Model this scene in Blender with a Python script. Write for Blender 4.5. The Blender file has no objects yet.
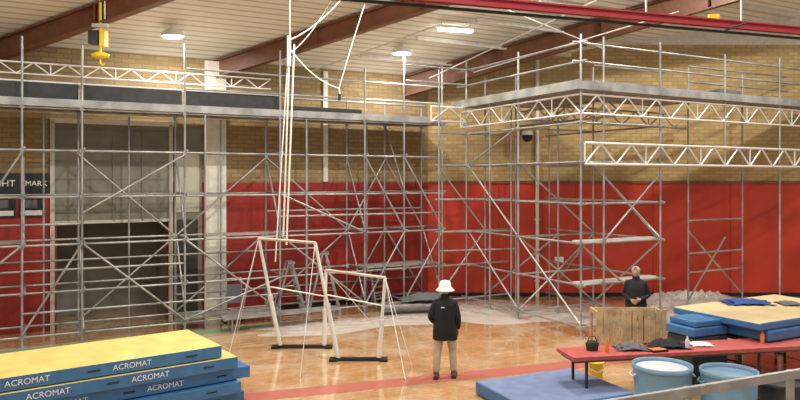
import bpy, math, random
from mathutils import Vector, Matrix
random.seed(4)
V=Vector
# ---------------------------------------------------------------- materials
def mat(name,col,rough=.6,metal=0.,noise=0.,nscale=6.,emit=None,bump=0.,alpha=1.,trans=0.,col2=None,coords='Object'):
    m=bpy.data.materials.new(name); m.use_nodes=True
    nt=m.node_tree; b=nt.nodes['Principled BSDF']
    b.inputs['Base Color'].default_value=(*col,1); b.inputs['Roughness'].default_value=rough
    b.inputs['Metallic'].default_value=metal; b.inputs['Alpha'].default_value=alpha
    if emit:
        b.inputs['Emission Color'].default_value=(*emit[0],1); b.inputs['Emission Strength'].default_value=emit[1]
    if noise or bump:
        tc=nt.nodes.new('ShaderNodeTexCoord'); n=nt.nodes.new('ShaderNodeTexNoise')
        n.inputs['Scale'].default_value=nscale; n.inputs['Detail'].default_value=5
        nt.links.new(tc.outputs[coords],n.inputs['Vector'])
        if noise:
            mx=nt.nodes.new('ShaderNodeMixRGB')
            c2=col2 if col2 else tuple(max(0,c*(1-noise)) for c in col)
            mx.inputs[1].default_value=(*c2,1); mx.inputs[2].default_value=(*[min(1,c*(1+noise*.5)) for c in col],1)
            rp=nt.nodes.new('ShaderNodeMapRange'); rp.inputs[1].default_value=.35; rp.inputs[2].default_value=.65
            nt.links.new(n.outputs['Fac'],rp.inputs[0]); nt.links.new(rp.outputs[0],mx.inputs[0])
            nt.links.new(mx.outputs[0],b.inputs['Base Color'])
        if bump:
            bp=nt.nodes.new('ShaderNodeBump'); bp.inputs['Strength'].default_value=bump
            nt.links.new(n.outputs['Fac'],bp.inputs['Height']); nt.links.new(bp.outputs[0],b.inputs['Normal'])
    return m
def brick_mat(name,c1,c2,mortar):
    m=bpy.data.materials.new(name); m.use_nodes=True; nt=m.node_tree; b=nt.nodes['Principled BSDF']
    tc=nt.nodes.new('ShaderNodeTexCoord'); sp=nt.nodes.new('ShaderNodeSeparateXYZ'); cb=nt.nodes.new('ShaderNodeCombineXYZ')
    nt.links.new(tc.outputs['Object'],sp.inputs[0]); nt.links.new(sp.outputs['X'],cb.inputs['X']); nt.links.new(sp.outputs['Z'],cb.inputs['Y'])
    br=nt.nodes.new('ShaderNodeTexBrick'); nt.links.new(cb.outputs[0],br.inputs['Vector'])
    br.inputs['Color1'].default_value=(*c1,1); br.inputs['Color2'].default_value=(*c2,1); br.inputs['Mortar'].default_value=(*mortar,1)
    br.inputs['Scale'].default_value=1; br.inputs['Brick Width'].default_value=.34; br.inputs['Row Height'].default_value=.12
    br.inputs['Mortar Size'].default_value=.014
    nt.links.new(br.outputs['Color'],b.inputs['Base Color']); b.inputs['Roughness'].default_value=.9
    return m
M={}
M['steel']=mat('galvanised_tube',(.40,.40,.385),.40,.45,noise=.35,nscale=2)
M['steel_l']=mat('aluminium_truss',(.74,.73,.69),.35,.3)
M['plank']=mat('deck_plank',(.34,.31,.27),.8,noise=.4,nscale=4)
M['dark']=mat('dark_board',(.030,.032,.035),.6,noise=.3)
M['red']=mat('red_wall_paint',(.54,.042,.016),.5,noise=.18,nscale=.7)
M['redL']=mat('red_wall_shade_seam',(.30,.018,.011),.5,noise=.25,nscale=.7)  # wall red with the left wall's shade put into the colour; also panel seams
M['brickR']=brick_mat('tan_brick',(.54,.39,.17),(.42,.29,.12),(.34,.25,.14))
M['brickL']=brick_mat('tan_brick_shaded',(.36,.25,.12),(.26,.175,.08),(.22,.16,.09))  # same brick as the back wall, darkened in colour for shade behind the scaffold
M['cream']=mat('cream_paint',(.74,.71,.62),.6,noise=.1)
M['doorp']=mat('beige_shutter',(.20,.185,.145),.7,noise=.2,nscale=1.5)
M['doord']=mat('dark_olive_panel',(.035,.036,.028),.7,noise=.3,nscale=1.5)
M['doorl']=mat('pale_panel',(.50,.47,.39),.6)
M['rafter']=mat('brown_steel',(.20,.075,.032),.5,noise=.2)
M['beamred']=mat('red_beam_paint',(.38,.025,.035),.45)
M['black']=mat('black_plastic',(.012,.012,.014),.5)
M['yellow']=mat('yellow_paint',(.85,.62,.02),.5)
M['white']=mat('white_paint',(.8,.8,.78),.5)
M['lamp']=mat('lamp_glow',(1,1,1),.5,emit=((1,.98,.93),16))
M['matblue']=mat('blue_vinyl',(.05,.17,.37),.42,noise=.12)
M['matyel']=mat('yellow_vinyl',(.72,.56,.17),.5,noise=.15,nscale=2)
M['mattan']=mat('tan_vinyl',(.56,.43,.24),.6,noise=.15,nscale=2)
M['matslate']=mat('slate_vinyl',(.11,.15,.27),.6,noise=.5,nscale=5,col2=(.18,.23,.38))
M['rope']=mat('rope',(.76,.73,.64),.8)
M['bars']=mat('gym_bar_enamel',(.76,.75,.70),.35,.1)
M['jacket']=mat('black_cloth',(.010,.011,.014),.85)
M['khaki']=mat('khaki_cloth',(.50,.40,.27),.9,noise=.15,nscale=14)
M['skin']=mat('skin',(.55,.32,.22),.6)
M['hair']=mat('grey_brown_hair',(.13,.09,.06),.9)
M['shoe']=mat('shoe_leather',(.10,.075,.06),.6)
M['beanie']=mat('grey_knit',(.40,.34,.29),.95)
M['jeans']=mat('dark_trousers',(.03,.035,.05),.9)
M['hat']=mat('white_hat',(.85,.84,.80),.7)
M['wood']=mat('pale_timber',(.52,.38,.22),.7,noise=.3,nscale=5)
M['woodbar']=mat('bar_wood',(.62,.55,.44),.5,noise=.2)
M['redvinyl']=mat('red_vinyl',(.48,.10,.09),.5,noise=.15)
M['bin']=mat('light_blue_plastic',(.20,.35,.50),.4,noise=.1)
M['binrim']=mat('white_plastic',(.7,.75,.78),.4)
M['clothblue']=mat('blue_cloth',(.025,.06,.22),.9)
M['clothgrey']=mat('grey_cloth',(.12,.12,.13),.9)
M['orange']=mat('orange_plastic',(.8,.2,.03),.5)
M['tarp']=mat('plastic_sheet',(.82,.81,.78),.18,alpha=.48,bump=.6,nscale=5)
M['redline']=mat('red_court_line',(.46,.15,.11),.22)
M['greenline']=mat('green_court_paint',(.20,.32,.18),.25)
M['linewhite']=mat('white_court_line',(.75,.72,.65),.3)
M['rail']=mat('rail_steel',(.42,.42,.41),.4,.5,noise=.2)
def floor_mat():
    m=bpy.data.materials.new('polished_timber'); m.use_nodes=True; nt=m.node_tree; b=nt.nodes['Principled BSDF']
    tc=nt.nodes.new('ShaderNodeTexCoord'); mp=nt.nodes.new('ShaderNodeMapping'); mp.inputs['Rotation'].default_value=(0,0,-math.radians(28))
    nt.links.new(tc.outputs['Object'],mp.inputs[0])
    br=nt.nodes.new('ShaderNodeTexBrick'); nt.links.new(mp.outputs[0],br.inputs['Vector'])
    br.inputs['Color1'].default_value=(.57,.33,.145,1); br.inputs['Color2'].default_value=(.47,.265,.11,1); br.inputs['Mortar'].default_value=(.28,.16,.07,1)
    br.inputs['Scale'].default_value=1; br.inputs['Brick Width'].default_value=2.2; br.inputs['Row Height'].default_value=.12; br.inputs['Mortar Size'].default_value=.004
    n=nt.nodes.new('ShaderNodeTexNoise'); n.inputs['Scale'].default_value=.8; n.inputs['Detail'].default_value=8; n.inputs['Roughness'].default_value=.75
    nt.links.new(tc.outputs['Object'],n.inputs['Vector'])
    rp=nt.nodes.new('ShaderNodeMapRange'); rp.inputs[1].default_value=.46; rp.inputs[2].default_value=.64; rp.inputs[4].default_value=.6
    nt.links.new(n.outputs['Fac'],rp.inputs[0])
    mx=nt.nodes.new('ShaderNodeMixRGB'); mx.inputs[2].default_value=(.70,.58,.42,1)
    nt.links.new(rp.outputs[0],mx.inputs[0]); nt.links.new(br.outputs['Color'],mx.inputs[1]); nt.links.new(mx.outputs[0],b.inputs['Base Color'])
    r2=nt.nodes.new('ShaderNodeMapRange'); r2.inputs[1].default_value=.35; r2.inputs[2].default_value=.7; r2.inputs[3].default_value=.04; r2.inputs[4].default_value=.26
    nt.links.new(n.outputs['Fac'],r2.inputs[0]); nt.links.new(r2.outputs[0],b.inputs['Roughness'])
    b.inputs['Coat Weight'].default_value=.8; b.inputs['Coat Roughness'].default_value=.06
    return m
def ceil_mat():
    m=bpy.data.materials.new('ribbed_ceiling_sheet'); m.use_nodes=True; nt=m.node_tree; b=nt.nodes['Principled BSDF']
    tc=nt.nodes.new('ShaderNodeTexCoord'); w=nt.nodes.new('ShaderNodeTexWave'); w.inputs['Scale'].default_value=1.0
    w.bands_direction='Y'
    mp=nt.nodes.new('ShaderNodeMapping'); nt.links.new(tc.outputs['UV'],mp.inputs[0]); nt.links.new(mp.outputs[0],w.inputs['Vector'])
    rp=nt.nodes.new('ShaderNodeValToRGB'); rp.color_ramp.elements[0].position=.0; rp.color_ramp.elements[0].color=(.56,.53,.45,1)
    rp.color_ramp.elements[1].position=.3; rp.color_ramp.elements[1].color=(.88,.85,.76,1)
    nt.links.new(w.outputs['Fac'],rp.inputs[0]); nt.links.new(rp.outputs[0],b.inputs['Base Color']); b.inputs['Roughness'].default_value=.6
    return m
M['floor']=floor_mat(); M['ceil']=ceil_mat()
# ---------------------------------------------------------------- mesh builder
class MB:
    def __init__(s): s.v=[];s.f=[];s.m=[];s.mats=[];s.sm=[]
    def mi(s,k):
        if k not in s.mats: s.mats.append(k)
        return s.mats.index(k)
    def add(s,vs,fs,k,smooth=False):
        o=len(s.v); s.v+= [tuple(v) for v in vs]; i=s.mi(k)
        for f in fs: s.f.append(tuple(x+o for x in f)); s.m.append(i); s.sm.append(smooth)
    def boxo(s,o,a,b,c,k,ktop=None):
        o,a,b,c=V(o),V(a),V(b),V(c)
        vs=[o,o+a,o+a+b,o+b,o+c,o+a+c,o+a+b+c,o+b+c]
        s.add(vs,[(0,3,2,1),(0,1,5,4),(1,2,6,5),(2,3,7,6),(3,0,4,7)],k); s.add(vs,[(4,5,6,7)],ktop or k)
    def box(s,c,sz,k,rz=0,ktop=None):
        ca,sa=math.cos(rz),math.sin(rz); a=V((ca,sa,0))*sz[0]; b=V((-sa,ca,0))*sz[1]; d=V((0,0,sz[2]))
        s.boxo(V(c)-a/2-b/2-d/2,a,b,d,k,ktop)
    def chain(s,pts,rad,k,n=8,cap=True,flat=1.,up=(0,0,1)):
        pts=[V(p) for p in pts]; vs=[];fs=[]
        if not hasattr(rad,'__len__'): rad=[rad]*len(pts)
        for i,p in enumerate(pts):
            t=(pts[min(i+1,len(pts)-1)]-pts[max(i-1,0)]).normalized()
            u=V(up) 
            if abs(t.dot(u))>.95: u=V((1,0,0))
            x=t.cross(u).normalized(); y=t.cross(x).normalized()
            for j in range(n):
                a=2*math.pi*j/n; vs.append(p+x*math.cos(a)*rad[i]+y*math.sin(a)*rad[i]*flat)
        for i in range(len(pts)-1):
            for j in range(n):
                fs.append((i*n+j,i*n+(j+1)%n,(i+1)*n+(j+1)%n,(i+1)*n+j))
        s.add(vs,fs,k,True)
        if cap:
            s.add(vs,[tuple(range(n-1,-1,-1)),tuple(range((len(pts)-1)*n,len(pts)*n))],k)
    def tube(s,p,q,r=.027,k='steel',n=7): s.chain([p,q],[r,r],k,n)
    def loft(s,rings,k,n=20,cap=True):
        vs=[];fs=[]
        for (cx,cy,z,rx,ry) in rings:
            for j in range(n):
                a=2*math.pi*j/n; vs.append((cx+rx*math.cos(a),cy+ry*math.sin(a),z))
        for i in range(len(rings)-1):
            for j in range(n): fs.append((i*n+j,i*n+(j+1)%n,(i+1)*n+(j+1)%n,(i+1)*n+j))
        s.add(vs,fs,k,True)
        if cap: s.add(vs,[tuple(range(n-1,-1,-1)),tuple(range((len(rings)-1)*n,len(rings)*n))],k)
    def ball(s,c,r,k,n=12,m=8,fn=None):
        c=V(c); r=r if hasattr(r,'__len__') else (r,r,r); vs=[];fs=[]
        for i in range(m+1):
            t=math.pi*i/m
            for j in range(n):
                a=2*math.pi*j/n; d=V((math.sin(t)*math.cos(a),math.sin(t)*math.sin(a),math.cos(t)))
                p=V((d.x*r[0],d.y*r[1],d.z*r[2]))
                if fn: p=fn(p)
                vs.append(c+p)
        for i in range(m):
            for j in range(n): fs.append((i*n+j,(i+1)*n+j,(i+1)*n+(j+1)%n,i*n+(j+1)%n))
        s.add(vs,fs,k,True)
    def obj(s,name,parent=None,bevel=0,loc=None,rz=0):
        me=bpy.data.meshes.new(name); me.from_pydata(s.v,[],s.f); 
        for k in s.mats: me.materials.append(M[k])
        for p,i,sm in zip(me.polygons,s.m,s.sm): p.material_index=i; p.use_smooth=sm
        me.update(); o=bpy.data.objects.new(name,me); bpy.context.scene.collection.objects.link(o)
        if bevel:
            b=o.modifiers.new('bevel','BEVEL'); b.width=bevel; b.segments=3; b.limit_method='ANGLE'
            w=o.modifiers.new('weld','WELD'); w.merge_threshold=.0005
            o.modifiers.move(1,0)
        if parent: o.parent=parent
        if loc: o.location=loc
        if rz: o.rotation_euler=(0,0,rz)
        return o
def text(name,body,loc,rz,size,k,parent=None):
    c=bpy.data.curves.new(name,'FONT'); c.body=body; c.size=size; c.extrude=.003; c.align_x='CENTER'; c.align_y='CENTER'
    o=bpy.data.objects.new(name,c); bpy.context.scene.collection.objects.link(o); c.materials.append(M[k])
    o.location=loc; o.rotation_euler=(math.pi/2,0,rz)
    if parent: o.parent=parent
    return o
# ---------------------------------------------------------------- room
U=V((.881,.473,0)).normalized(); N=V((U.y,-U.x,0))
W0=V((-9.67,17.0,0)); ang=math.atan2(U.y,U.x)
E0=V((W0.x,W0.y,7.1)); D=V((.97,-.25,.25))
det=U.x*D.y-D.x*U.y
def ceilZ(x,y):
    rx,ry=x-E0.x,y-E0.y
    b=(U.x*ry-U.y*rx)/det
    return E0.z+.25*b
sc=bpy.context.scene
f=MB(); f.boxo((-30,-6,-.2),(60,0,0),(0,36,0),(0,0,.2),'floor'); f.obj('floor')
def wobj(mb,name,bevel=0): return mb.obj(name,loc=(W0.x,W0.y,0),rz=ang,bevel=bevel)
LW=12.0
# side wall with an opening (1.2..3.9 x 0..2.7) onto a shallow store room
w=MB()
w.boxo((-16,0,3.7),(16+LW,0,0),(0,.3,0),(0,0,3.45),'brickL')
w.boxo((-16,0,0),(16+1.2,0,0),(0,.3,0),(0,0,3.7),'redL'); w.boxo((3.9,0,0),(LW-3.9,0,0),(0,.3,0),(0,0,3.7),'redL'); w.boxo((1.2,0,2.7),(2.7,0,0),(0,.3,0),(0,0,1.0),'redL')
w.boxo((1.1,.3,0),(.1,0,0),(0,1.6,0),(0,0,2.8),'doorp'); w.boxo((3.9,.3,0),(.1,0,0),(0,1.6,0),(0,0,2.8),'doorp'); w.boxo((1.1,1.9,0),(2.9,0,0),(0,.1,0),(0,0,2.8),'doorp'); w.boxo((1.1,.3,2.7),(2.9,0,0),(0,1.6,0),(0,0,.1),'doorp')
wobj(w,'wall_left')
w=MB(); w.boxo((1.05,-.06,2.7),(2.95,0,0),(0,.05,0),(0,0,2.55),'doorp')
for x in (1.05,3.9): w.boxo((x,-.09,0),(.1,0,0),(0,.08,0),(0,0,5.25),'doorl')
for i in (1,2,3): w.box((1.1+i*.71,-.075,3.95),(.05,.03,2.5),'doorp')
w.boxo((1.05,-.09,5.2),(3.0,0,0),(0,.08,0),(0,0,.12),'cream'); w.boxo((1.15,-.09,2.66),(2.75,0,0),(0,.08,0),(0,0,.08),'doorl')
for i in range(6): w.box((2.5,-.07,2.95+i*.42),(2.7,.02,.02),'doorp')
wobj(w,'door_1')
w=MB(); w.boxo((4.05,-.05,0),(.72,0,0),(0,.04,0),(0,0,5.2),'doorp'); w.boxo((4.08,-.07,2.9),(.62,0,0),(0,.03,0),(0,0,1.6),'doorl')
w.boxo((4.12,-.08,.1),(.54,0,0),(0,.03,0),(0,0,2.6),'doord'); wobj(w,'door_2')
w=MB(); w.boxo((4.85,-.12,0),(.58,0,0),(0,.115,0),(0,0,7.05),'cream'); wobj(w,'trim_1')
w=MB(); w.boxo((8.35,-.07,3.72),(.14,0,0),(0,.065,0),(0,0,3.3),'cream'); wobj(w,'trim_2')
for (sa,sb,tx) in [(-1.2,.40,'LIGHT'),(.46,1.02,'MARK')]:
    s=MB(); s.boxo((sa,-.05,3.42),(sb-sa,0,0),(0,.045,0),(0,0,.52),'black'); so=wobj(s,'wall_sign')
    text('lettering',tx,(sb-.42 if tx=='LIGHT' else (sa+sb)/2,-.06,3.68),0,.18 if tx=='MARK' else .22,'white',so)
s=MB()
for i in range(4):
    s.boxo((-1.5+i*.62,-.04,2.85),(.55,0,0),(0,.035,0),(0,0,.5),'black'); s.boxo((-1.46+i*.62,-.05,2.9),(.47,0,0),(0,.012,0),(0,0,.12),'white')
    s.boxo((-1.40+i*.62,-.05,3.08),(.3,0,0),(0,.012,0),(0,0,.2),'clothgrey')
wobj(s,'wall_poster')
cx=W0.x+U.x*LW; gy=22.68
g=MB()
def gtop(x): return ceilZ(x,gy)
x0=cx-.3;x1=22
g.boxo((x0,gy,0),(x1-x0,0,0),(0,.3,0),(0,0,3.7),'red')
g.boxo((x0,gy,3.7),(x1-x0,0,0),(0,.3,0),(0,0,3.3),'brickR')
xs=x0+6.3
zt=7.0
g.add([(x0,gy,zt),(x1,gy,zt),(x1,gy,8.15),(xs,gy,8.15),(x0,gy,7.0)],[(0,1,2,3,4)],'brickR')
g.add([(x0,gy,7.0),(xs,gy,8.15),(x1,gy,8.15),(x1,gy,gtop(x1)+.2),(x0,gy,gtop(x0)+.2)],[(0,1,2,3,4)],'cream')
for xx in [3.2,5.7,8.2,10.7,13.2,15.7]: g.box((xx,gy-.003,1.85),(.015,.02,3.7),'redL')
g.obj('wall_back')
t=MB(); t.boxo((x0+.35,gy-.05,3.66),(x1-x0,0,0),(0,.045,0),(0,0,.08),'rafter'); t.obj('trim_3')
t=MB(); t.boxo((x0+.35,gy-.03,0),(x1-x0,0,0),(0,.028,0),(0,0,.12),'jacket'); t.obj('baseboard_back')
t=MB(); t.boxo((5.45,-.03,0),(6.3,0,0),(0,.028,0),(0,0,.12),'jacket'); wobj(t,'baseboard_left')
p=MB(); p.tube((4.43,gy-.10,0),(4.43,gy-.10,7.7),.06,'cream',10)
for z in (.5,2.5,4.5,6.5): p.box((4.43,gy-.06,z),(.16,.1,.05),'cream')
p.obj('down_pipe')
p=MB(); p.box((5.15,gy-.02,1.18),(.28,.03,.2),'white'); p.box((5.15,gy-.04,1.2),(.2,.01,.1),'binrim'); p.obj('wall_notice')
p=MB(); p.ball((4.05,gy-.42,5.15),.17,'black'); p.tube((4.05,gy-.42,5.2),(4.05,gy-.03,5.35),.03,'black'); p.box((4.05,gy-.04,5.35),(.2,.06,.2),'black'); p.loft([(4.05,gy-.42,5.2,.19,.19),(4.05,gy-.42,5.34,.15,.15)],'white'); p.obj('security_camera')
# ceiling
c=MB(); a0,a1,b1=-24,34,34
P=[E0+U*a0-D*.3,E0+U*a1-D*.3,E0+U*a1+D*b1,E0+U*a0+D*b1]
c.add(P+[q+V((0,0,.15)) for q in P],[(0,1,2,3),(7,6,5,4)],'ceil'); co=c.obj('ceiling')
uv=co.data.uv_layers.new(name='UVMap')
for poly in co.data.polygons:
    for li,vi in zip(poly.loop_indices,poly.vertices):
        i=vi%4; uv.data[li].uv=[(0,0),(58,0),(58,34),(0,34)][i]
def rafter(name,X,L=22,h=.50,wd=.24,start=.0):
    sx=(X-W0.x)/U.x; o=E0+U*sx+D*start
    r=MB(); dl=D*L; up=V((0,0,1)); side=D.cross(up).normalized()
    top=o-V((0,0,.03))
    r.boxo(top-side*wd/2-up*.04,dl,side*wd,up*.04,'rafter')
    r.boxo(top-side*.02-up*h,dl,side*.04,up*h,'rafter')
    r.boxo(top-side*wd/2-up*h,dl,side*wd,up*.04,'rafter')
    for i in range(0,L,3): r.boxo(top+D*i-side*wd/2-up*h,D*.03,side*wd,up*h,'rafter')
    return r.obj(name)
for i,X in enumerate([-14.4,-9.9,-5.15]): rafter('roof_rafter',X)
rafter('roof_rafter',.15,h=.66,wd=.3)
pu=MB()
for b in [1.5,3.2,4.9,6.6,8.3,10]:
    o=E0+D*b-V((0,0,.14)); pu.boxo(o+U*8-D*.03,U*18,D*.07,V((0,0,.12)),'cream')
pu.obj('roof_purlins')
r=MB()
r.tube((2.2,21.0,7.0),(7.5,18.8,8.3),.02,'steel_l'); r.tube((6.0,20.5,7.6),(2.0,17.5,8.3),.02,'steel_l'); r.tube((-2.6,20.2,6.9),(1.0,19.2,8.0),.02,'steel_l')
r.tube((.9,21.5,6.9),(5.6,17.6,8.6),.018,'steel_l')
r.obj('roof_tie_rods')
r=MB(); A=V((-3.2,11.8,7.10)); B=V((13.5,17.5,7.10)); d=B-A; sd=V((d.y,-d.x,0)).normalized()
r.boxo(A-sd*.07,d,sd*.14,(0,0,.03),'beamred'); r.boxo(A-sd*.02,d,sd*.04,(0,0,.16),'beamred'); r.boxo(A-sd*.07+V((0,0,.14)),d,sd*.14,(0,0,.03),'beamred')
r.boxo(A-sd*.13+V((0,0,-.09)),d,sd*.06,(0,0,.05),'black')
for i in range(7):
    q=A+d*(i+.5)/7; r.tube(q+V((0,0,.15)),V((q.x,q.y,ceilZ(q.x,q.y)-.02)),.02,'steel_l')
q=A+d*.60; r.box(q+V((0,0,.22)),(.22,.1,.10),'yellow'); r.tube(q+V((.2,0,-.1)),q+V((.75,0,.1)),.02,'black')
r.obj('crane_rail')
def lamp(x,y,dz=.45,e=330):
    z=ceilZ(x,y)-dz; l=MB()
    l.loft([(x,y,z+.02,.30,.22),(x,y,z+.14,.24,.18),(x,y,z+.22,.10,.10)],'white',16)
    l.loft([(x,y,z-.01,.25,.18),(x,y,z+.019,.25,.18)],'lamp',16)
    l.tube((x,y,z+.2),(x,y,z+dz-.03),.015,'white')
    l.obj('high_bay_light')
    ld=bpy.data.lights.new('l','AREA'); ld.shape='DISK'; ld.size=.5; ld.energy=e; ld.color=(1,.965,.89)
    lo=bpy.data.objects.new('high_bay_lamp',ld); sc.collection.objects.link(lo); lo.location=(x,y,z-.05)
for x,y,e in [(-5.65,17.4,150),(0.05,20.2,170),(-9,11,230),(-2,13.5,420),(3.5,15.5,430),(9.5,17,480),(4,9,420),(10,12,420),(-4,6,330),(2.5,3,200)]: lamp(x,y,.35,e)
l=MB(); x,y=1.55,19.5; z=ceilZ(x,y)-.3
l.box((x,y,z),(1.0,.12,.07),'lamp',rz=.3); l.box((x,y,z+.07),(1.04,.16,.07),'white',rz=.3); l.tube((x-.4,y-.1,z+.1),(x-.4,y-.1,z+.2),.015,'white'); l.tube((x+.4,y+.1,z+.1),(x+.4,y+.1,z+.3),.015,'white'); l.obj('fluorescent_light')
h=MB(); x,y=-6.85,16.0; zc=ceilZ(x,y)-.02
h.tube((x,y,6.6),(x,y,zc),.035,'yellow'); h.tube((x+.1,y,7.4),(x+.1,y,zc),.02,'steel_l')
h.box((x-.12,y,7.02),(.22,.25,.30),'black'); h.box((x+.08,y,7.0),(.12,.2,.36),'yellow')
h.loft([(x,y,6.54,.06,.06),(x,y,6.58,.2,.12),(x,y,6.64,.22,.14),(x,y,6.70,.07,.06)],'yellow',12); h.box((x,y,7.3),(.35,.1,.08),'steel_l')
h.chain([(x,y,6.54),(x,y,6.44),(x+.06,y,6.38),(x+.1,y,6.44)],.02,'yellow')
h.obj('chain_hoist')
# ---------------------------------------------------------------- scaffolding
def coupler(mb,p): mb.box(p,(.09,.09,.075),'steel',rz=ang)
def truss(mb,a,b,h,k='steel_l',step=.5,r=.028,two=False):
    a,b=V(a),V(b); up=V((0,0,h)); mb.tube(a,b,r,k); mb.tube(a+up,b+up,r,k)
    n=max(2,int((b-a).length/step)); 
    for i in range(n):
        p=a+(b-a)*i/n; q=a+(b-a)*(i+1)/n
        if i%2==0: mb.tube(p,q+up,r*.8,k,5)
        else: mb.tube(p+up,q,r*.8,k,5)
        if i%4==0: mb.tube(p,p+up,r*.7,k,5)
S0=V((-8.87,15.5,0))
def SP(s,v,z): return S0+U*s-N*v+V((0,0,z))
L=MB()
ST=[-3.2,-1.9,.44,1.67,4.0,6.46,8.94,10.2,11.5]
tops=[6.7,6.7,7.0,6.9,7.15,7.2,6.9,7.4,7.2]
for s,tp in zip(ST,tops):
    L.tube(SP(s,0,.02),SP(s,0,tp)); L.box(SP(s,0,.01),(.16,.16,.02),'steel',rz=ang)
    L.tube(SP(s,1.25,.02),SP(s,1.25,6.2)); L.box(SP(s,1.25,.01),(.16,.16,.02),'steel',rz=ang)
for s in (.9,2.85,5.2,7.7,9.6): L.tube(SP(s,1.25,.02),SP(s,1.25,5.4),.025)
for s in (4.5,7.2): L.tube(SP(s,0,.02),SP(s,0,5.4),.025)
lev=[.22,1.2,2.28,3.38,4.45,5.42]
for z in lev:
    L.tube(SP(-3.2,.05,z),SP(11.6,.05,z)); L.tube(SP(-3.2,1.2,z+.03),SP(11.6,1.2,z+.03))
    for s in ST:
        L.tube(SP(s+.05,-.1,z+.05),SP(s+.05,1.4,z+.05)); coupler(L,SP(s,.02,z)); coupler(L,SP(s,1.22,z))
L.tube(SP(-3.2,.05,1.7),SP(4,.05,1.7)); L.tube(SP(.44,.05,.75),SP(6.46,.05,.75)); L.tube(SP(6.46,.05,2.8),SP(11.5,.05,2.8))
L.tube(SP(-3.2,1.2,1.8),SP(8,1.2,1.8)); L.tube(SP(4,1.2,.75),SP(11.5,1.2,.75)); L.tube(SP(-3.2,.05,2.75),SP(1.7,.05,2.75)); L.tube(SP(6.46,1.2,2.9),SP(11.5,1.2,2.9))
for z in (6.05,6.55): L.tube(SP(4,.05,z),SP(11.6,.05,z)); 
L.tube(SP(-3.2,1.2,6.1),SP(11.6,1.2,6.1))
for a in [(1.67,3.0,4.0,4.4,0),(1.67,2.3,4.0,.3,0),(-1.9,.3,.44,2.3,0),(.44,.3,1.67,2.3,0),(4.0,.3,6.46,1.2,0),(6.46,3.4,8.94,2.3,0),(6.46,2.3,8.94,.3,0),(8.94,4.4,10.2,2.3,0),
          (10.2,.3,11.5,2.3,0),(11.5,2.3,10.2,4.4,0),(4.0,2.3,6.46,4.4,1.25),(1.67,4.4,4.0,2.3,1.25),(6.46,4.4,8.94,2.3,1.25),(8.94,.3,10.2,2.3,1.25),(4.0,.3,6.46,2.3,1.25),(8.94,2.3,10.2,4.4,1.25),
          (10.2,2.3,11.5,.3,1.25),(6.46,.3,8.94,2.3,1.25),(10.2,4.4,11.5,2.3,1.25),(1.67,.3,4.0,2.3,1.25),(4.0,2.3,6.46,.3,0),(-.8,2.3,.44,4.4,0),(8.94,.3,10.2,2.3,0)]:
    L.tube(SP(a[0],a[4]-.06,a[1]),SP(a[2],a[4]-.06,a[3]),.026)
for s,z0 in [(4.0,.3),(6.46,2.3),(10.2,3.4),(1.67,.3),(8.94,.3),(4.0,2.3),(8.94,2.3),(.44,2.3),(11.5,.3)]: L.tube(SP(s+.03,0,z0),SP(s+.03,1.25,z0+2.0),.026)
for i in range(6):
    for j in range(6):
        s=-3.2+j*2.48; L.boxo(SP(s+.01,.02+i*.25,5.50),U*2.46,-N*.245,(0,0,.045),'plank')
L.boxo(SP(-3.2,-.02,5.45),U*14.8,-N*.03,(0,0,.18),'steel')
for j,(s,e) in enumerate([(-3.2,-.8),(-.75,1.6),(1.7,3.95),(4.05,6.5),(6.6,8.9)]):
    L.boxo(SP(s,.12,5.64),U*(e-s),-N*.03,(0,0,.36 if j<4 else .12),'dark')
L.boxo(SP(-3.2,.16,6.01),U*9.7,-N*.03,(0,0,.035),'steel_l')
truss(L,SP(-3.2,.3,6.2),SP(6.3,.3,6.2),.26,'steel_l',.35,.022)
L.boxo(SP(-3.2,.1,2.33),U*3.6,-N*.6,(0,0,.04),'plank'); L.boxo(SP(4.6,.2,2.33),U*1.8,-N*.5,(0,0,.04),'plank'); L.boxo(SP(8.94,.1,1.26),U*2.5,-N*.7,(0,0,.04),'plank')
L.boxo(SP(4.05,.1,.28),U*2.4,-N*.6,(0,0,.04),'plank')
L.obj('scaffolding')
A0=V((1.3,20.95,0))
def RP(u,v,z): return A0+U*u+N*v+V((0,0,z))
R=MB()
H=6.1
u0=.62
stds=[(u0,.3,7.3),(u0,2.8,7.2),(u0,5.2,7.25),(1.35,5.2,7.25),(3.3,5.2,7.3),(3.3,2.8,7.0),(5.8,4.0,7.0),(5.8,5.2,-7.2),(8.2,5.2,7.3),(8.2,4.0,7.0),(-.4,.4,7.0),(2.0,.9,7.0),(2.0,2.8,6.2),(10.6,5.2,7.2),(1.3,.3,6.9),(1.3,1.6,6.2),(u0,1.5,6.2),(3.3,.9,6.2)]
for u,v,tp in stds:
    if tp<0: R.tube(RP(u,v,4.1),RP(u,v,-tp)); continue
    R.tube(RP(u,v,.02),RP(u,v,tp)); R.box(RP(u,v,.01),(.16,.16,.02),'steel',rz=ang)
rl=[.25,1.25,2.25,3.2,4.2,5.15]
for z in rl:
    R.tube(RP(u0+.04,.0,z),RP(u0+.04,5.3,z)); R.tube(RP(u0-.1,5.16,z),RP(3.4,5.16,z)); R.tube(RP(3.34,.7,z),RP(3.34,5.3,z)); R.tube(RP(u0-.1,2.84,z),RP(3.4,2.84,z))
    R.tube(RP(-.5,.34,z),RP(2.1,.34,z))
    for u,v in [(u0,.4),(u0,2.8),(u0,5.2),(1.35,5.2),(3.3,5.2),(3.3,2.8)]: coupler(R,RP(u,v,z))
for z in (1.7,2.25,3.2): 
    R.tube(RP(-.4,.4,z),RP(2.0,.9,z)); R.tube(RP(5.8,4.0,z-.6),RP(8.2,4.0,z-.6))
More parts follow.
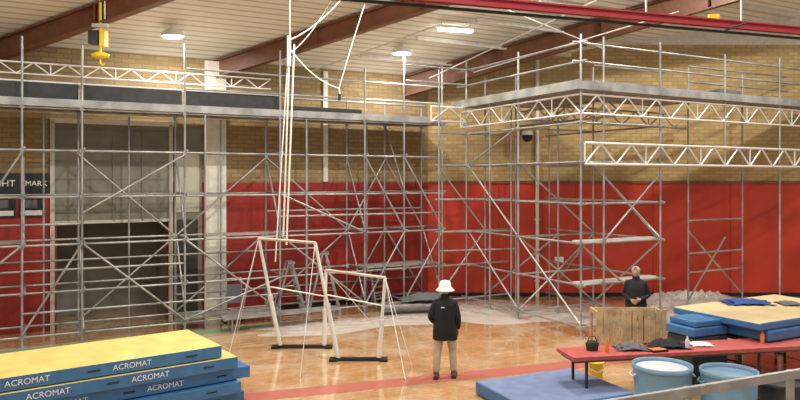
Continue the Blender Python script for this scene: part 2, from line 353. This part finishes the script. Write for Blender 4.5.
for a,b in [((u0,5.16,2.25),(3.3,5.16,.3)),((1.35,5.16,2.25),(3.3,5.16,3.9)),((3.3,5.16,2.25),(1.0,5.16,4.2)),((u0,5.2,.3),(u0,2.8,2.25)),((u0,2.8,.3),(u0,.4,2.25)),((u0,2.8,2.25),(u0,.4,4.2)),
            ((u0,.4,4.2),(u0,2.8,5.2)),((3.34,2.8,.3),(3.34,5.2,2.25)),((3.34,5.2,2.25),(3.34,2.8,4.2)),((5.8,4.0,.3),(5.8,5.2,2.2)),((u0,2.84,.3),(3.3,2.84,2.25)),((u0,2.84,4.2),(3.3,2.84,2.25)),((5.8,4.0,2.3),(8.2,4.0,.3)),
            ((-.4,.3,.3),(1.3,.3,2.25)),((1.3,.3,2.25),(-.4,.3,4.2)),((1.3,.3,.3),(2.0,2.8,2.25)),((3.3,.9,.3),(3.3,2.8,2.25)),((u0,2.84,2.25),(3.3,2.84,.3))]:
    R.tube(RP(*a),RP(*b),.026)
for z in (1.27,2.27): R.boxo(RP(u0,4.9,z),U*2.6,N*.25,(0,0,.045),'steel_l')
truss(R,RP(-.6,.3,5.5),RP(u0,.3,5.5),.42)
truss(R,RP(u0,.0,5.36),RP(u0,5.2,5.36),.46,step=.5); truss(R,RP(u0,5.2,5.36),RP(10.8,5.2,5.36),.46,step=.5)
truss(R,RP(u0+.05,5.28,4.15),RP(10.8,5.28,4.15),.50,step=.5,r=.036)
truss(R,RP(3.3,2.8,5.38),RP(7.2,2.8,5.38),.42,'steel'); truss(R,RP(2.0,.9,5.38),RP(2.0,5.2,5.38),.42,'steel'); truss(R,RP(u0,2.84,5.38),RP(3.3,2.84,5.38),.42,'steel')
for i in range(10):
    v=2.8+i*.245
    u1=10.8 if v>3.9 else 5.9
    R.boxo(RP(u0-.1,v,H-.1),U*(u1-u0+.1),N*.243,(0,0,.05),'plank')
for i in range(11): R.boxo(RP(u0-.1+i*.245,-.35 if i<5 else .6,H-.1),U*.243,N*(3.14 if i<5 else 2.19),(0,0,.05),'plank')
R.boxo(RP(u0-.15,-.3,H-.17),U*.03,N*5.6,(0,0,.22),'steel'); R.boxo(RP(u0-.15,5.25,H-.17),U*10.3,N*.03,(0,0,.20),'steel')
for z in (6.6,7.05):
    R.tube(RP(u0,-.2,z),RP(u0,5.4,z)); R.tube(RP(.4,5.16,z),RP(10.8,5.16,z)); R.tube(RP(3.3,2.84,z),RP(6.2,2.84,z)); R.tube(RP(5.8,4.0,z),RP(10.4,4.0,z))
R.tube(RP(-1.5,.4,7.05),RP(.8,.4,7.05)); R.tube(RP(-1.5,.4,6.6),RP(.8,.4,6.6))
R.box(RP(6.5,4.6,6.18),(.9,.5,.25),'clothgrey',rz=ang)
R.obj('scaffolding')
def ladder(c,rz_,h=1.9):
    m_=MB(); 
    for sg in (-1,1):
        m_.boxo((sg*.24-.02,-.45,0),(.04,0,0),(0,.07,0),(0-sg*.06,.40,h),'steel'); m_.boxo((sg*.24-.02,.45,0),(.03,0,0),(0,.05,0),(0-sg*.06,-.40,h),'steel')
    for i in range(1,7):
        t_=i/7; y_=-.45+.40*t_; m_.box((0,y_+.04,h*t_),(.46-.1*t_,.10,.03),'steel')
    m_.box((0,.0,h),(.42,.2,.05),'steel'); m_.tube((-.22,.3,h*.4),(.22,.3,h*.4),.012,'steel')
    for sg in (-1,1): m_.tube((sg*.22,-.3,h*.4),(sg*.22,.3,h*.4),.01,'steel')
    m_.obj('step_ladder',loc=c,rz=rz_)
ladder(SP(6.95,.62,0),ang+1.45,1.5); ladder(SP(8.0,.62,0),ang+1.2,1.7); ladder(SP(9.55,.62,0),ang+.2,1.15)
# ---------------------------------------------------------------- uneven bars
b=MB()
TL,TR=(-3.17,15.7,2.46),(-1.77,14.6,2.46); BL,BR=(-2.69,15.7,.06),(-1.29,14.6,.06)
lL,lR=(-1.66,15.7,1.75),(-.31,14.6,1.73); bL,bR=(-1.70,15.7,.06),(-.44,14.6,.06)
b.tube(TL,TR,.032,'woodbar',10); b.tube(lL,lR,.032,'woodbar',10)
for p,q in [(TL,BL),(TR,BR)]:
    m_=V(p)*.45+V(q)*.55; b.tube(q,m_,.05,'bars',10); b.tube(m_,p,.036,'bars',10); b.tube(m_+(V(p)-V(q)).normalized()*-.05,m_+(V(p)-V(q)).normalized()*.05,.06,'steel_l',10)
for p,q in [(lL,bL),(lR,bR)]:
    m_=V(p)*.45+V(q)*.55; b.tube(q,m_,.05,'bars',10); b.tube(m_,p,.036,'bars',10); b.tube(m_+V((0,0,-.05)),m_+V((0,0,.05)),.06,'steel_l',10)
for p,q in [(BL,bL),(BR,bR)]:
    p,q=V(p),V(q); dd=(q-p).normalized(); b.boxo(p-dd*.12+V((0,-.05,-.06)),(q-p)+dd*.24,(0,.1,0),(0,0,.07),'black')
    b.box(p-dd*.1+V((0,0,-.03)),(.16,.24,.05),'black'); b.box(q+dd*.1+V((0,0,-.03)),(.16,.24,.05),'black')
b.tube(V(BL)*.45+V(TL)*.55,V(bL)*.35+V(lL)*.65,.016,'bars'); b.tube(V(BR)*.45+V(TR)*.55,V(bR)*.35+V(lR)*.65,.016,'bars')
for p,q in [(TL,(-4.0,17.2,.01)),(TL,(-3.6,14.6,.01)),(TR,(-1.9,13.3,.01)),(lR,(.25,14.0,.01)),(lL,(-.4,16.8,.01)),(lR,(.1,13.2,.01))]: b.tube(p,q,.008,'steel_l',5)
b.obj('uneven_bars')
r=MB(); x,y=-2.5,15.9
topz=6.95
r.tube((x,y,topz),(x-.15,y,2.5),.022,'rope'); r.tube((x+.1,y,topz-.1),(x-.08,y,2.3),.022,'rope'); r.tube((x-.05,y+.1,topz-.2),(x-.35,y+.1,1.9),.016,'rope')
r.tube((x-.02,y,topz-.6),(x-.02,y,topz+.1),.05,'rope')
def caten(p,q,sag,n=14):
    p,q=V(p),V(q); return [p.lerp(q,i/n)-V((0,0,sag*4*(i/n)*(1-i/n))) for i in range(n+1)]
r.chain(caten((x,y,topz),(-.3,15.5,ceilZ(-.3,15.5)-.03),.35),.018,'rope',6)
r.chain(caten((-1.5,17,ceilZ(-1.5,17)-.03),(x,y,topz-.3),.2),.014,'rope',6)
r.chain(caten((x,y,6.75),(-1.35,15.5,5.8),.15)+[V((-1.32,15.5,5.6))],.016,'rope',6); r.chain(caten((-1.35,15.5,5.8),(-.25,15.5,ceilZ(-.25,15.5)-.03),-.1),.014,'rope',6)
r.box((-1.34,15.5,5.6),(.06,.06,.14),'black')
r.tube((x,y,topz),(x,y,ceilZ(x,y)-.03),.012,'rope')
r.obj('climbing_rope')
# ---------------------------------------------------------------- mats
a=V((.80,.60,0)); bb=V((-.60,.80,0)); rz=math.atan2(.6,.8)
FR=V((-2.98,11.7,0))
lay=[(1.0,.0,.0,'matyel',.19),(.79,.26,-.06,'matyel',.19),(.58,.52,.02,'matblue',.19),(.37,.3,-.1,'matblue',.18),(.18,.4,0,'matblue',.175)]
for i,(zt,off,vo,kt,th) in enumerate(lay):
    m_=MB(); o=FR+a*off+bb*vo; 
    m_.boxo(o-a*4.2+V((0,0,zt-th)),a*4.2,bb*1.6,(0,0,th),'matblue',kt)
    for t_ in (.6,2.1,3.6): m_.boxo(o-a*t_-bb*.012+V((0,0,zt-th*.55)),a*.18,bb*.01,(0,0,.025),'black')
    ob=m_.obj('crash_mat',bevel=.03)
    if i<3:
        text('lettering','ACROMAT',o-a*1.45-bb*.006+V((0,0,zt-th*.5)),rz,.12,'white',ob); text('lettering','ACROMAT',o-a*2.9-bb*.006+V((0,0,zt-th*.5)),rz,.12,'white',ob)
m_=MB(); m_.box((2.62,11.95,.13),(2.1,1.7,.24),'matblue',rz=.42,ktop='matslate'); m_.obj('floor_mat',bevel=.04)
def table(o,dx,dy,z,k,name,legs=3):
    t=MB(); o=V(o); dx,dy=V(dx),V(dy); t.boxo(o+V((0,0,z-.07)),dx,dy,(0,0,.07),k)
    t.boxo(o+V((0,0,z-.12))+dx*.01+dy*.1,dx*.98,dy*.8,(0,0,.05),'clothgrey')
    for i in range(legs):
        f_=.05+.9*i/(legs-1)
        for g_ in (.12,.88): t.tube(o+dx*f_+dy*g_+V((0,0,.01)),o+dx*f_+dy*g_+V((0,0,z-.1)),.028,'dark')
        t.tube(o+dx*f_+dy*.12+V((0,0,.2)),o+dx*f_+dy*.88+V((0,0,.2)),.02,'dark')
    return t.obj(name,bevel=.012)
table((2.9,11.7,0),(5.4,1.05,0),(-.13,.70,0),.8,'redvinyl','padded_bench_table',4)
table((6.6,13.45,0),(2.7,1.4,0),(-.7,1.3,0),.78,'dark','trestle_table',3)
C=V((7.6,14.3,0)); 
for i,(z0,th,off,kt) in enumerate([(.82,.2,(.1,.05),'matblue'),(1.025,.15,(-.08,0),'mattan')]):
    m_=MB(); m_.box(C+V((off[0],off[1],z0+th/2)),(3.3,1.95,th),'matblue',rz=ang,ktop=kt); m_.obj('gym_mat',bevel=.035)
m_=MB(); m_.box((5.75,13.55,.40),(.85,.7,.8),'dark',rz=.35); m_.box((5.75,13.57,.90),(.9,.7,.17),'matblue',rz=.42); m_.box((5.8,13.6,1.05),(.85,.66,.12),'matblue',rz=.42,ktop='matblue'); m_.obj('foam_block',bevel=.03)
def cloth(name,c,sx,sy,h,k,seed):
    rnd=random.Random(seed); m_=MB(); n=12; vs=[];fs=[]
    for i in range(n+1):
        for j in range(n+1):
            x_=(i/n-.5)*2;y_=(j/n-.5)*2; e=max(0,1-(x_*x_+y_*y_)**1.0*.6)
            z_=h*e*(.5+.5*rnd.random()) ; w_=1+.15*math.sin(i*2.1+seed)+.12*math.cos(j*1.7)
            vs.append((c[0]+x_*sx*.5*w_,c[1]+y_*sy*.5*w_,c[2]+max(.008,z_)))
    for i in range(n):
        for j in range(n): q=i*(n+1)+j; fs.append((q,q+1,q+n+2,q+n+1)) 
    m_.add(vs,[f_[::-1] for f_ in fs],k,True); o=m_.obj(name); s_=o.modifiers.new('solid','SOLIDIFY'); s_.thickness=.008; s_.offset=1; return o
cloth('folded_tarpaulin',(7.25,14.7,1.18),.9,.5,.11,'clothblue',3); cloth('folded_tarpaulin',(8.1,14.6,1.18),.4,.4,.07,'clothgrey',5)
cloth('jacket',(4.75,12.45,.805),.6,.38,.16,'jacket',8); cloth('jacket',(4.05,12.3,.805),.5,.35,.12,'clothgrey',9); cloth('hand_towel',(5.4,12.6,.805),.4,.3,.05,'white',11)
def bottle(x,y,z,k):
    m_=MB(); m_.loft([(x,y,z,.035,.035),(x,y,z+.15,.036,.036),(x,y,z+.19,.015,.015),(x,y,z+.22,.015,.015)],k,12); m_.obj('water_bottle')
bottle(3.58,12.1,.805,'orange'); bottle(5.05,12.3,.805,'binrim'); bottle(6.6,12.75,.805,'orange')
m_=MB(); m_.box((4.47,12.15,.82),(.3,.2,.03),'black',rz=.3); m_.box((4.47,12.15,.838),(.26,.16,.006),'orange',rz=.3); m_.obj('clipboard')
m_=MB(); m_.loft([(3.35,12.2,.805,.1,.07),(3.35,12.2,.93,.12,.08),(3.35,12.2,.97,.06,.04)],'black',14); m_.chain([(3.27,12.2,.95),(3.3,12.2,1.04),(3.4,12.2,1.04),(3.43,12.2,.95)],.01,'black'); m_.obj('tool_bag')
def duffel(x,y,sx,k,rz_):
    m_=MB(); rr=[]; 
    for i in range(9): t_=i/8*2-1; rr.append(.17*max(.35,(1-abs(t_)**4)))
    ca,sa=math.cos(rz_),math.sin(rz_)
    m_.chain([(x+ca*sx*(i/8-.5),y+sa*sx*(i/8-.5),.17) for i in range(9)],rr,k,14)
    m_.chain([(x-ca*.12,y-sa*.12,.32),(x-ca*.1,y-sa*.1,.43),(x+ca*.1,y+sa*.1,.43),(x+ca*.12,y+sa*.12,.32)],.014,'dark'); m_.obj('duffel_bag')
duffel(4.45,12.25,.7,'black',.2); duffel(5.6,12.45,.8,'jeans',.1)
m_=MB(); m_.loft([(3.72,13.3,.0,.12,.12),(3.72,13.3,.30,.15,.15),(3.72,13.3,.30,.165,.165),(3.72,13.3,.33,.165,.165),(3.72,13.3,.33,.14,.14),(3.72,13.3,.05,.11,.11)],'yellow',20)
m_.chain([(3.57,13.3,.3),(3.59,13.22,.2),(3.72,13.14,.15),(3.85,13.22,.2),(3.87,13.3,.3)],.008,'steel_l'); m_.obj('bucket')
def barrel(x,y,r,h,name='plastic_barrel',k='bin',k2='binrim'):
    m_=MB(); m_.loft([(x,y,0,r*.88,r*.88),(x,y,.05,r*.92,r*.92),(x,y,h*.4,r*.96,r*.96),(x,y,h*.42,r*.99,r*.99),(x,y,h*.46,r*.99,r*.99),(x,y,h*.48,r*.96,r*.96),(x,y,h*.93,r,r)],k,32)
    m_.loft([(x,y,h*.93,r*1.04,r*1.04),(x,y,h,r*1.04,r*1.04),(x,y,h,r*.97,r*.97),(x,y,h*.93,r*.97,r*.97)],k,32,cap=False)
    m_.loft([(x,y,h*.9,r*.97,r*.97),(x,y,h*.94,r*.9,r*.9),(x,y,h*.95,.05,.05)],k2,32)
    for sg in (-1,1): m_.chain([(x+sg*r*1.0,y-.08,h*.85),(x+sg*r*1.1,y-.08,h*.8),(x+sg*r*1.1,y+.08,h*.8),(x+sg*r,y+.08,h*.85)],.015,k2)
    m_.obj(name)
barrel(4.12,11.0,.44,.88); barrel(4.98,10.6,.40,.90,k2='bin'); barrel(5.95,10.9,.35,.65,k='dark',k2='dark')
m_=MB()
for i in range(12): m_.box((4.2+i*.122,14.7,.56),(.10,.025,.98),'wood',rz=.02)
for z in (.2,.95): m_.box((4.86,14.73,z),(1.44,.04,.09),'wood')
for x in (4.17,5.56):
    for y in (14.76,15.25): m_.box((x,y,.5),(.06,.06,1.0),'wood')
for z in (.2,.95): m_.box((4.86,15.25,z),(1.44,.04,.09),'wood'); m_.box((4.17,15.0,z),(.04,.5,.09),'wood'); m_.box((5.56,15.0,z),(.04,.5,.09),'wood')
m_.obj('timber_crate')
m_=MB(); A=V((.9,4.85,2.12)); B=V((4.6,6.5,2.12)); d=B-A; sd=V((d.y,-d.x,0)).normalized()
m_.boxo(A-sd*.02-V((0,0,.035)),d,sd*.04,(0,0,.075),'rail'); m_.boxo(A-sd*.02-V((0,0,.5)),d,sd*.04,(0,0,.05),'rail'); m_.boxo(A-sd*.02-V((0,0,.95)),d,sd*.04,(0,0,.05),'rail')
for t_ in (.05,.37,.66,.98): q=A+d*t_; m_.boxo(V((q.x,q.y,.01))-sd*.06-d.normalized()*.025,d.normalized()*.05,sd*.05,(0,0,q.z+.02),'rail'); m_.box((q.x,q.y,.01),(.16,.16,.02),'rail')
m_.obj('handrail',bevel=.006)
m_=MB()
for i in range(4):
    for j in range(3): m_.boxo(V((-.5+.06*random.random(),19.6+.25*j-.1*i,.02+i*.07)),V((2.1,.5,0)),V((-.04,.2,0)),(0,0,.05),'steel' if (i+j)%3 else 'plank')
for x in (0,1.1): m_.boxo((x,19.65,0),(.1,.03,0),(-.1,.7,0),(0,0,.03),'plank')
m_.obj('plank_stack')
cloth('tarpaulin_heap',(.75,20.1,.31),1.3,.7,.25,'clothgrey',21)
m_=MB(); 
for i in range(3): m_.boxo(SP(4.8,-.75+.16*i,.33),U*3.1,-N*.14,(0,0,.04),'steel')
for s in (5.0,7.7):
    for v in (-.7,-.35): m_.tube(SP(s,v,.01),SP(s,v,.33),.022,'steel')
    m_.tube(SP(s,-.75,.31),SP(s,-.3,.31),.022,'steel')
m_.obj('long_bench')
m_=MB(); c=SP(5.4,.65,0)
for sg in (-.2,.2):
    q=c+U*sg; m_.chain([q+V((math.cos(t)*.16,math.sin(t)*.09,.17+math.sin(t)*.16)) for t in [i*math.pi/6 for i in range(13)]],.018,'black',6); m_.tube(q+V((0,0,.17)),q+V((0,0,1.15)),.02,'steel')
m_.tube(c-U*.2+V((0,0,1.15)),c+U*.2+V((0,0,1.15)),.02,'steel'); m_.tube(c-U*.25+V((0,0,.17)),c+U*.25+V((0,0,.17)),.02,'steel'); m_.box(c+V((0,.0,.3)),(.4,.3,.03),'steel',rz=ang)
m_.box(c+V((0,0,.75)),(.4,.03,.5),'clothgrey',rz=ang)
m_.obj('hand_trolley')
def sheet(cx_,cy_,sx,sy,h,seed,rz_=0):
    rnd=random.Random(seed); n,m2=56,28; vs=[];fs=[]; ph=[rnd.random()*6 for _ in range(8)]
    for i in range(n+1):
        for j in range(m2+1):
            u_=i/n*2-1; v_=j/m2*2-1; e=max(0,1-abs(u_)**3)*max(0,1-v_*v_)
            rip=abs(math.sin(u_*9+ph[0]+v_*2))*.4+abs(math.sin(u_*21+ph[1]-v_*5))*.3+abs(math.sin(v_*8+u_*6+ph[2]))*.3+rnd.random()*.25
            x_=u_*sx/2*(1+.10*math.sin(v_*5+ph[3])); y_=v_*sy/2*(1+.2*math.sin(u_*5+ph[4]))
            vs.append((x_*math.cos(rz_)-y_*math.sin(rz_),x_*math.sin(rz_)+y_*math.cos(rz_),.006+h*e*rip))
    for i in range(n):
        for j in range(m2): q=i*(m2+1)+j; fs.append((q,q+m2+1,q+m2+2,q+1))
    m_=MB(); m_.add(vs,fs,'tarp',True); m_.obj('plastic_sheet',loc=(cx_,cy_,0))
sheet(3.4,20.0,5.2,3.2,.10,1,-.15); sheet(8.9,21.6,3.2,1.3,.35,2,.1); sheet(-1.0,18.4,5.2,1.6,.05,3,.45); sheet(6.6,19.0,3.2,2.2,.09,6,.2)
def strip(name,p,q,wd,k,z=.003):
    p,q=V(p),V(q); sd=V(((q-p).y,-(q-p).x,0)).normalized()*wd/2; m_=MB()
    m_.boxo(p-sd+V((0,0,.0005)),q-p,sd*2,(0,0,z),k); m_.obj(name)
strip('court_line',(-5.5,11.1,0),(12,17.3,0),.50,'redline'); strip('court_line',(-16,11.3,0),(-2.9,18.35,0),.5,'greenline'); strip('court_line',(-3.5,9.7,0),(4.2,8.5,0),.05,'linewhite')
# ---------------------------------------------------------------- people
def skinmesh(name,verts,edges,root,matnames,fn,parent):
    me=bpy.data.meshes.new(name+'_sk'); me.from_pydata([v[0] for v in verts],edges,[]); o=bpy.data.objects.new(name+'_sk',me); sc.collection.objects.link(o)
    o.modifiers.new('skin','SKIN'); 
    for i,v in enumerate(verts): me.skin_vertices[0].data[i].radius=(v[1],v[2])
    me.skin_vertices[0].data[root].use_root=True
    s_=o.modifiers.new('sub','SUBSURF'); s_.levels=2; s_.render_levels=2
    dg=bpy.context.evaluated_depsgraph_get(); nm=bpy.data.meshes.new_from_object(o.evaluated_get(dg)); bpy.data.objects.remove(o)
    nm.materials.clear()
    for k in matnames: nm.materials.append(M[k])
    for p_ in nm.polygons: p_.material_index=fn(p_.center); p_.use_smooth=True
    ob=bpy.data.objects.new(name,nm); sc.collection.objects.link(ob); ob.parent=parent; return ob
def hand(mb,wrist,dirv,palmn,thumb):
    w_=V(wrist); d_=V(dirv).normalized(); n_=V(palmn).normalized(); s_=d_.cross(n_).normalized()
    if s_.dot(V(thumb))<0: s_=-s_
    mb.chain([w_-d_*.03,w_,w_+d_*.03,w_+d_*.07,w_+d_*.095],[.024,.027,.038,.042,.036],'skin',12,flat=.5,up=tuple(n_))
    for i,(o_,l_) in enumerate([(.030,.068),(.010,.078),(-.010,.072),(-.029,.056)]):
        b_=w_+d_*.088+s_*o_; p1=b_+d_*l_*.45+n_*.004; p2=p1+d_*l_*.3+n_*l_*.22; p3=p2+d_*l_*.12+n_*l_*.26
        mb.chain([b_,p1,p2,p3],[.0095,.009,.008,.006],'skin',8)
    b_=w_+d_*.03+s_*.03; mb.chain([b_,b_+d_*.03+s_*.022+n_*.008,b_+d_*.055+s_*.028+n_*.02],[.013,.011,.008],'skin',8)
def head(mb,c,bow=0,hair='hair'):
    c=V(c); Rm=Matrix.Rotation(bow,3,'X')
    def T(p): return Rm@V(p)
    def shape(p):
        if p.z<0: k=1+p.z*2.6; p=V((p.x*k,p.y*(1+p.z*1.2)-(-p.z)*.08,p.z))
        return T(p)
    mb.ball(c,(.077,.095,.117),'skin',20,14,shape)
    mb.chain([c+T((0,-.092,.012)),c+T((0,-.108,-.018)),c+T((0,-.094,-.032))],[.007,.015,.010],'skin',8)
    for sg in (-1,1):
        mb.ball(c+T((sg*.031,-.082,.005)),(.013,.009,.008),'white',8,6); mb.ball(c+T((sg*.031,-.090,.005)),(.006,.004,.006),'black',8,6)
        mb.ball(c+T((sg*.031,-.089,.024)),(.018,.006,.004),hair,8,6)
        mb.ball(c+T((sg*.078,.008,-.005)),(.010,.020,.032),'skin',8,6)
    mb.ball(c+T((0,-.088,-.058)),(.024,.007,.006),'redvinyl',8,6)
    def hs(p): 
        q=V(p); 
        if q.y<-.02 and q.z<.045: q=V((q.x*.8,max(q.y,-.02),q.z))
        if q.z<-.05: q.z=-.05
        return T(q)
    mb.ball(c+T((0,.010,.012)),(.083,.096,.115),hair,20,14,hs)
def person(name,loc,rz_,arms,bow,trouser,hat,scale=1.,bulk=1.,spread=1.,shoulder=(0,0)):
    root=bpy.data.objects.new(name,None); sc.collection.objects.link(root)
    vs=[((0,0,.93),.15,.12),((0,0,1.10),.15,.12),((0,0,1.27),.17,.125),((0,.01,1.40),.13,.10),((0,.005,1.49),.058,.058),((0,-.005,1.56),.055,.055)]
    ed=[(0,1),(1,2),(2,3),(3,4),(4,5)]
    for k,sg in enumerate((-1,1)):
        el,wr=arms[k]; i=len(vs)
        vs+=[((sg*.180,.01,1.40),.078,.078),(((sg*.180+el[0])/2,(.01+el[1])/2,(1.40+el[2])/2),.070,.070),(el,.060,.060),(tuple((V(el)+V(wr))/2),.053,.053),(wr,.042,.042)]
        ed+=[(3,i),(i,i+1),(i+1,i+2),(i+2,i+3),(i+3,i+4)]
    legs=[(-1,-.05*spread),(1,.06*spread)]
    for sg,yy in legs:
        i=len(vs)
        vs+=[((sg*.095,0,.84),.110,.110),((sg*.108*spread,yy*.5-.01,.66),.100,.100),((sg*.122*spread,yy-.02,.48),.080,.080),((sg*.132*spread,yy+.015,.30),.074,.074),((sg*.14*spread,yy+.02,.10),.066,.066)]
        ed+=[(0,i),(i,i+1),(i+1,i+2),(i+2,i+3),(i+3,i+4)]
    def fn(c): 
        if c.z>1.505 and abs(c.x)<.09: return 2
        if c.z<.92 and abs(c.x)<.22: return 1
        return 0
    skinmesh('body',vs,ed,0,['jacket',trouser,'skin'],fn,root)
    j=MB(); B_=bulk
    j.loft([(0,.0,.72,.215*B_,.170*B_),(0,0,.73,.228*B_,.180*B_),(0,0,.92,.222*B_,.175*B_),(0,0,1.10,.205*B_,.162*B_),(0,0,1.26,.218*B_,.162*B_),(0,.005,1.36,.218,.145),(0,.01,1.42,.185,.125),(0,.01,1.46,.12,.10),(0,.01,1.49,.085,.085),(0,.01,1.55,.08,.08),(0,.01,1.555,.066,.066)],'jacket',24)
    j.box((.03,.166*B_,1.34),(.06,.012,.02),'white')
    j.obj('coat',root)
    m_=MB()
    for k,sg in enumerate((-1,1)):
        el,wr=arms[k]; d_=(V(wr)-V(el)).normalized(); hand(m_,V(wr)+d_*.02,d_,(-sg*.9,0,0) if abs(d_.x)<.8 else (0,0,-1),(0,-1,.3))
    m_.obj('hands',root)
    m_=MB()
    for sg,yy in legs:
        x=sg*.14*spread; y=yy
        m_.chain([(x,y+.10,.05),(x,y+.06,.055),(x,y-.02,.055),(x+sg*.01,y-.10,.045),(x+sg*.015,y-.17,.035),(x+sg*.015,y-.195,.03)],[.030,.046,.05,.052,.045,.02],'shoe',12,flat=.95)
        m_.loft([(x,y+.02,.06,.055,.06),(x,y+.02,.14,.05,.055)],'shoe',12)
        m_.boxo((x-.045,y-.19,.002),(.09,0,0),(0,.31,0),(0,0,.03),'black')
    m_.obj('shoes',root,bevel=0)
    m_=MB(); hc=(0,-.015-(.02 if bow else 0),1.645); head(m_,hc,bow); 
    m_.obj('head',root)
    m_=MB(); z=1.68
    if hat=='bucket': m_.loft([(0,0,z-.05,.175,.185),(0,0,z-.04,.177,.187),(0,0,z+.01,.125,.138),(0,0,z+.03,.115,.130),(0,0,z+.09,.106,.120),(0,0,z+.125,.087,.10),(0,0,z+.14,.035,.045)],'hat',28)
    else: m_.loft([(0,-.02,z-.01,.09,.105),(0,-.02,z+.02,.093,.108),(0,-.015,z+.055,.083,.097),(0,-.01,z+.085,.055,.065),(0,-.01,z+.098,.02,.02)],'beanie',24)
    m_.obj('hat',root)
    root.location=loc; root.rotation_euler=(0,0,rz_); root.scale=(scale,)*3
    return root
person('man_in_sun_hat',(.86,13.35,0),math.radians(172),[((-.25,.04,1.13),(-.24,-.10,.90)),((.275,.05,1.14),(.22,-.17,.99))],.1,'khaki','bucket',1.02,1.02,1.15)
person('man_in_beanie',(5.36,15.9,0),math.radians(-25),[((-.25,.02,1.13),(-.08,-.22,1.05)),((.26,.02,1.13),(.12,-.22,1.08))],.45,'jeans','beanie',1.02,1.05)
# ---------------------------------------------------------------- light & camera
wd=bpy.data.worlds.new('world'); sc.world=wd; wd.use_nodes=True; wd.node_tree.nodes['Background'].inputs[0].default_value=(1,.97,.91,1); wd.node_tree.nodes['Background'].inputs[1].default_value=.55
cam=bpy.data.cameras.new('camera'); co=bpy.data.objects.new('camera',cam); sc.collection.objects.link(co); co.location=(0,0,3.77); co.rotation_euler=(math.pi/2,0,0)
cam.sensor_width=36; cam.lens=36*700/800; cam.shift_y=-20/800; cam.clip_end=200
sc.camera=co
sc.view_settings.view_transform='Standard'
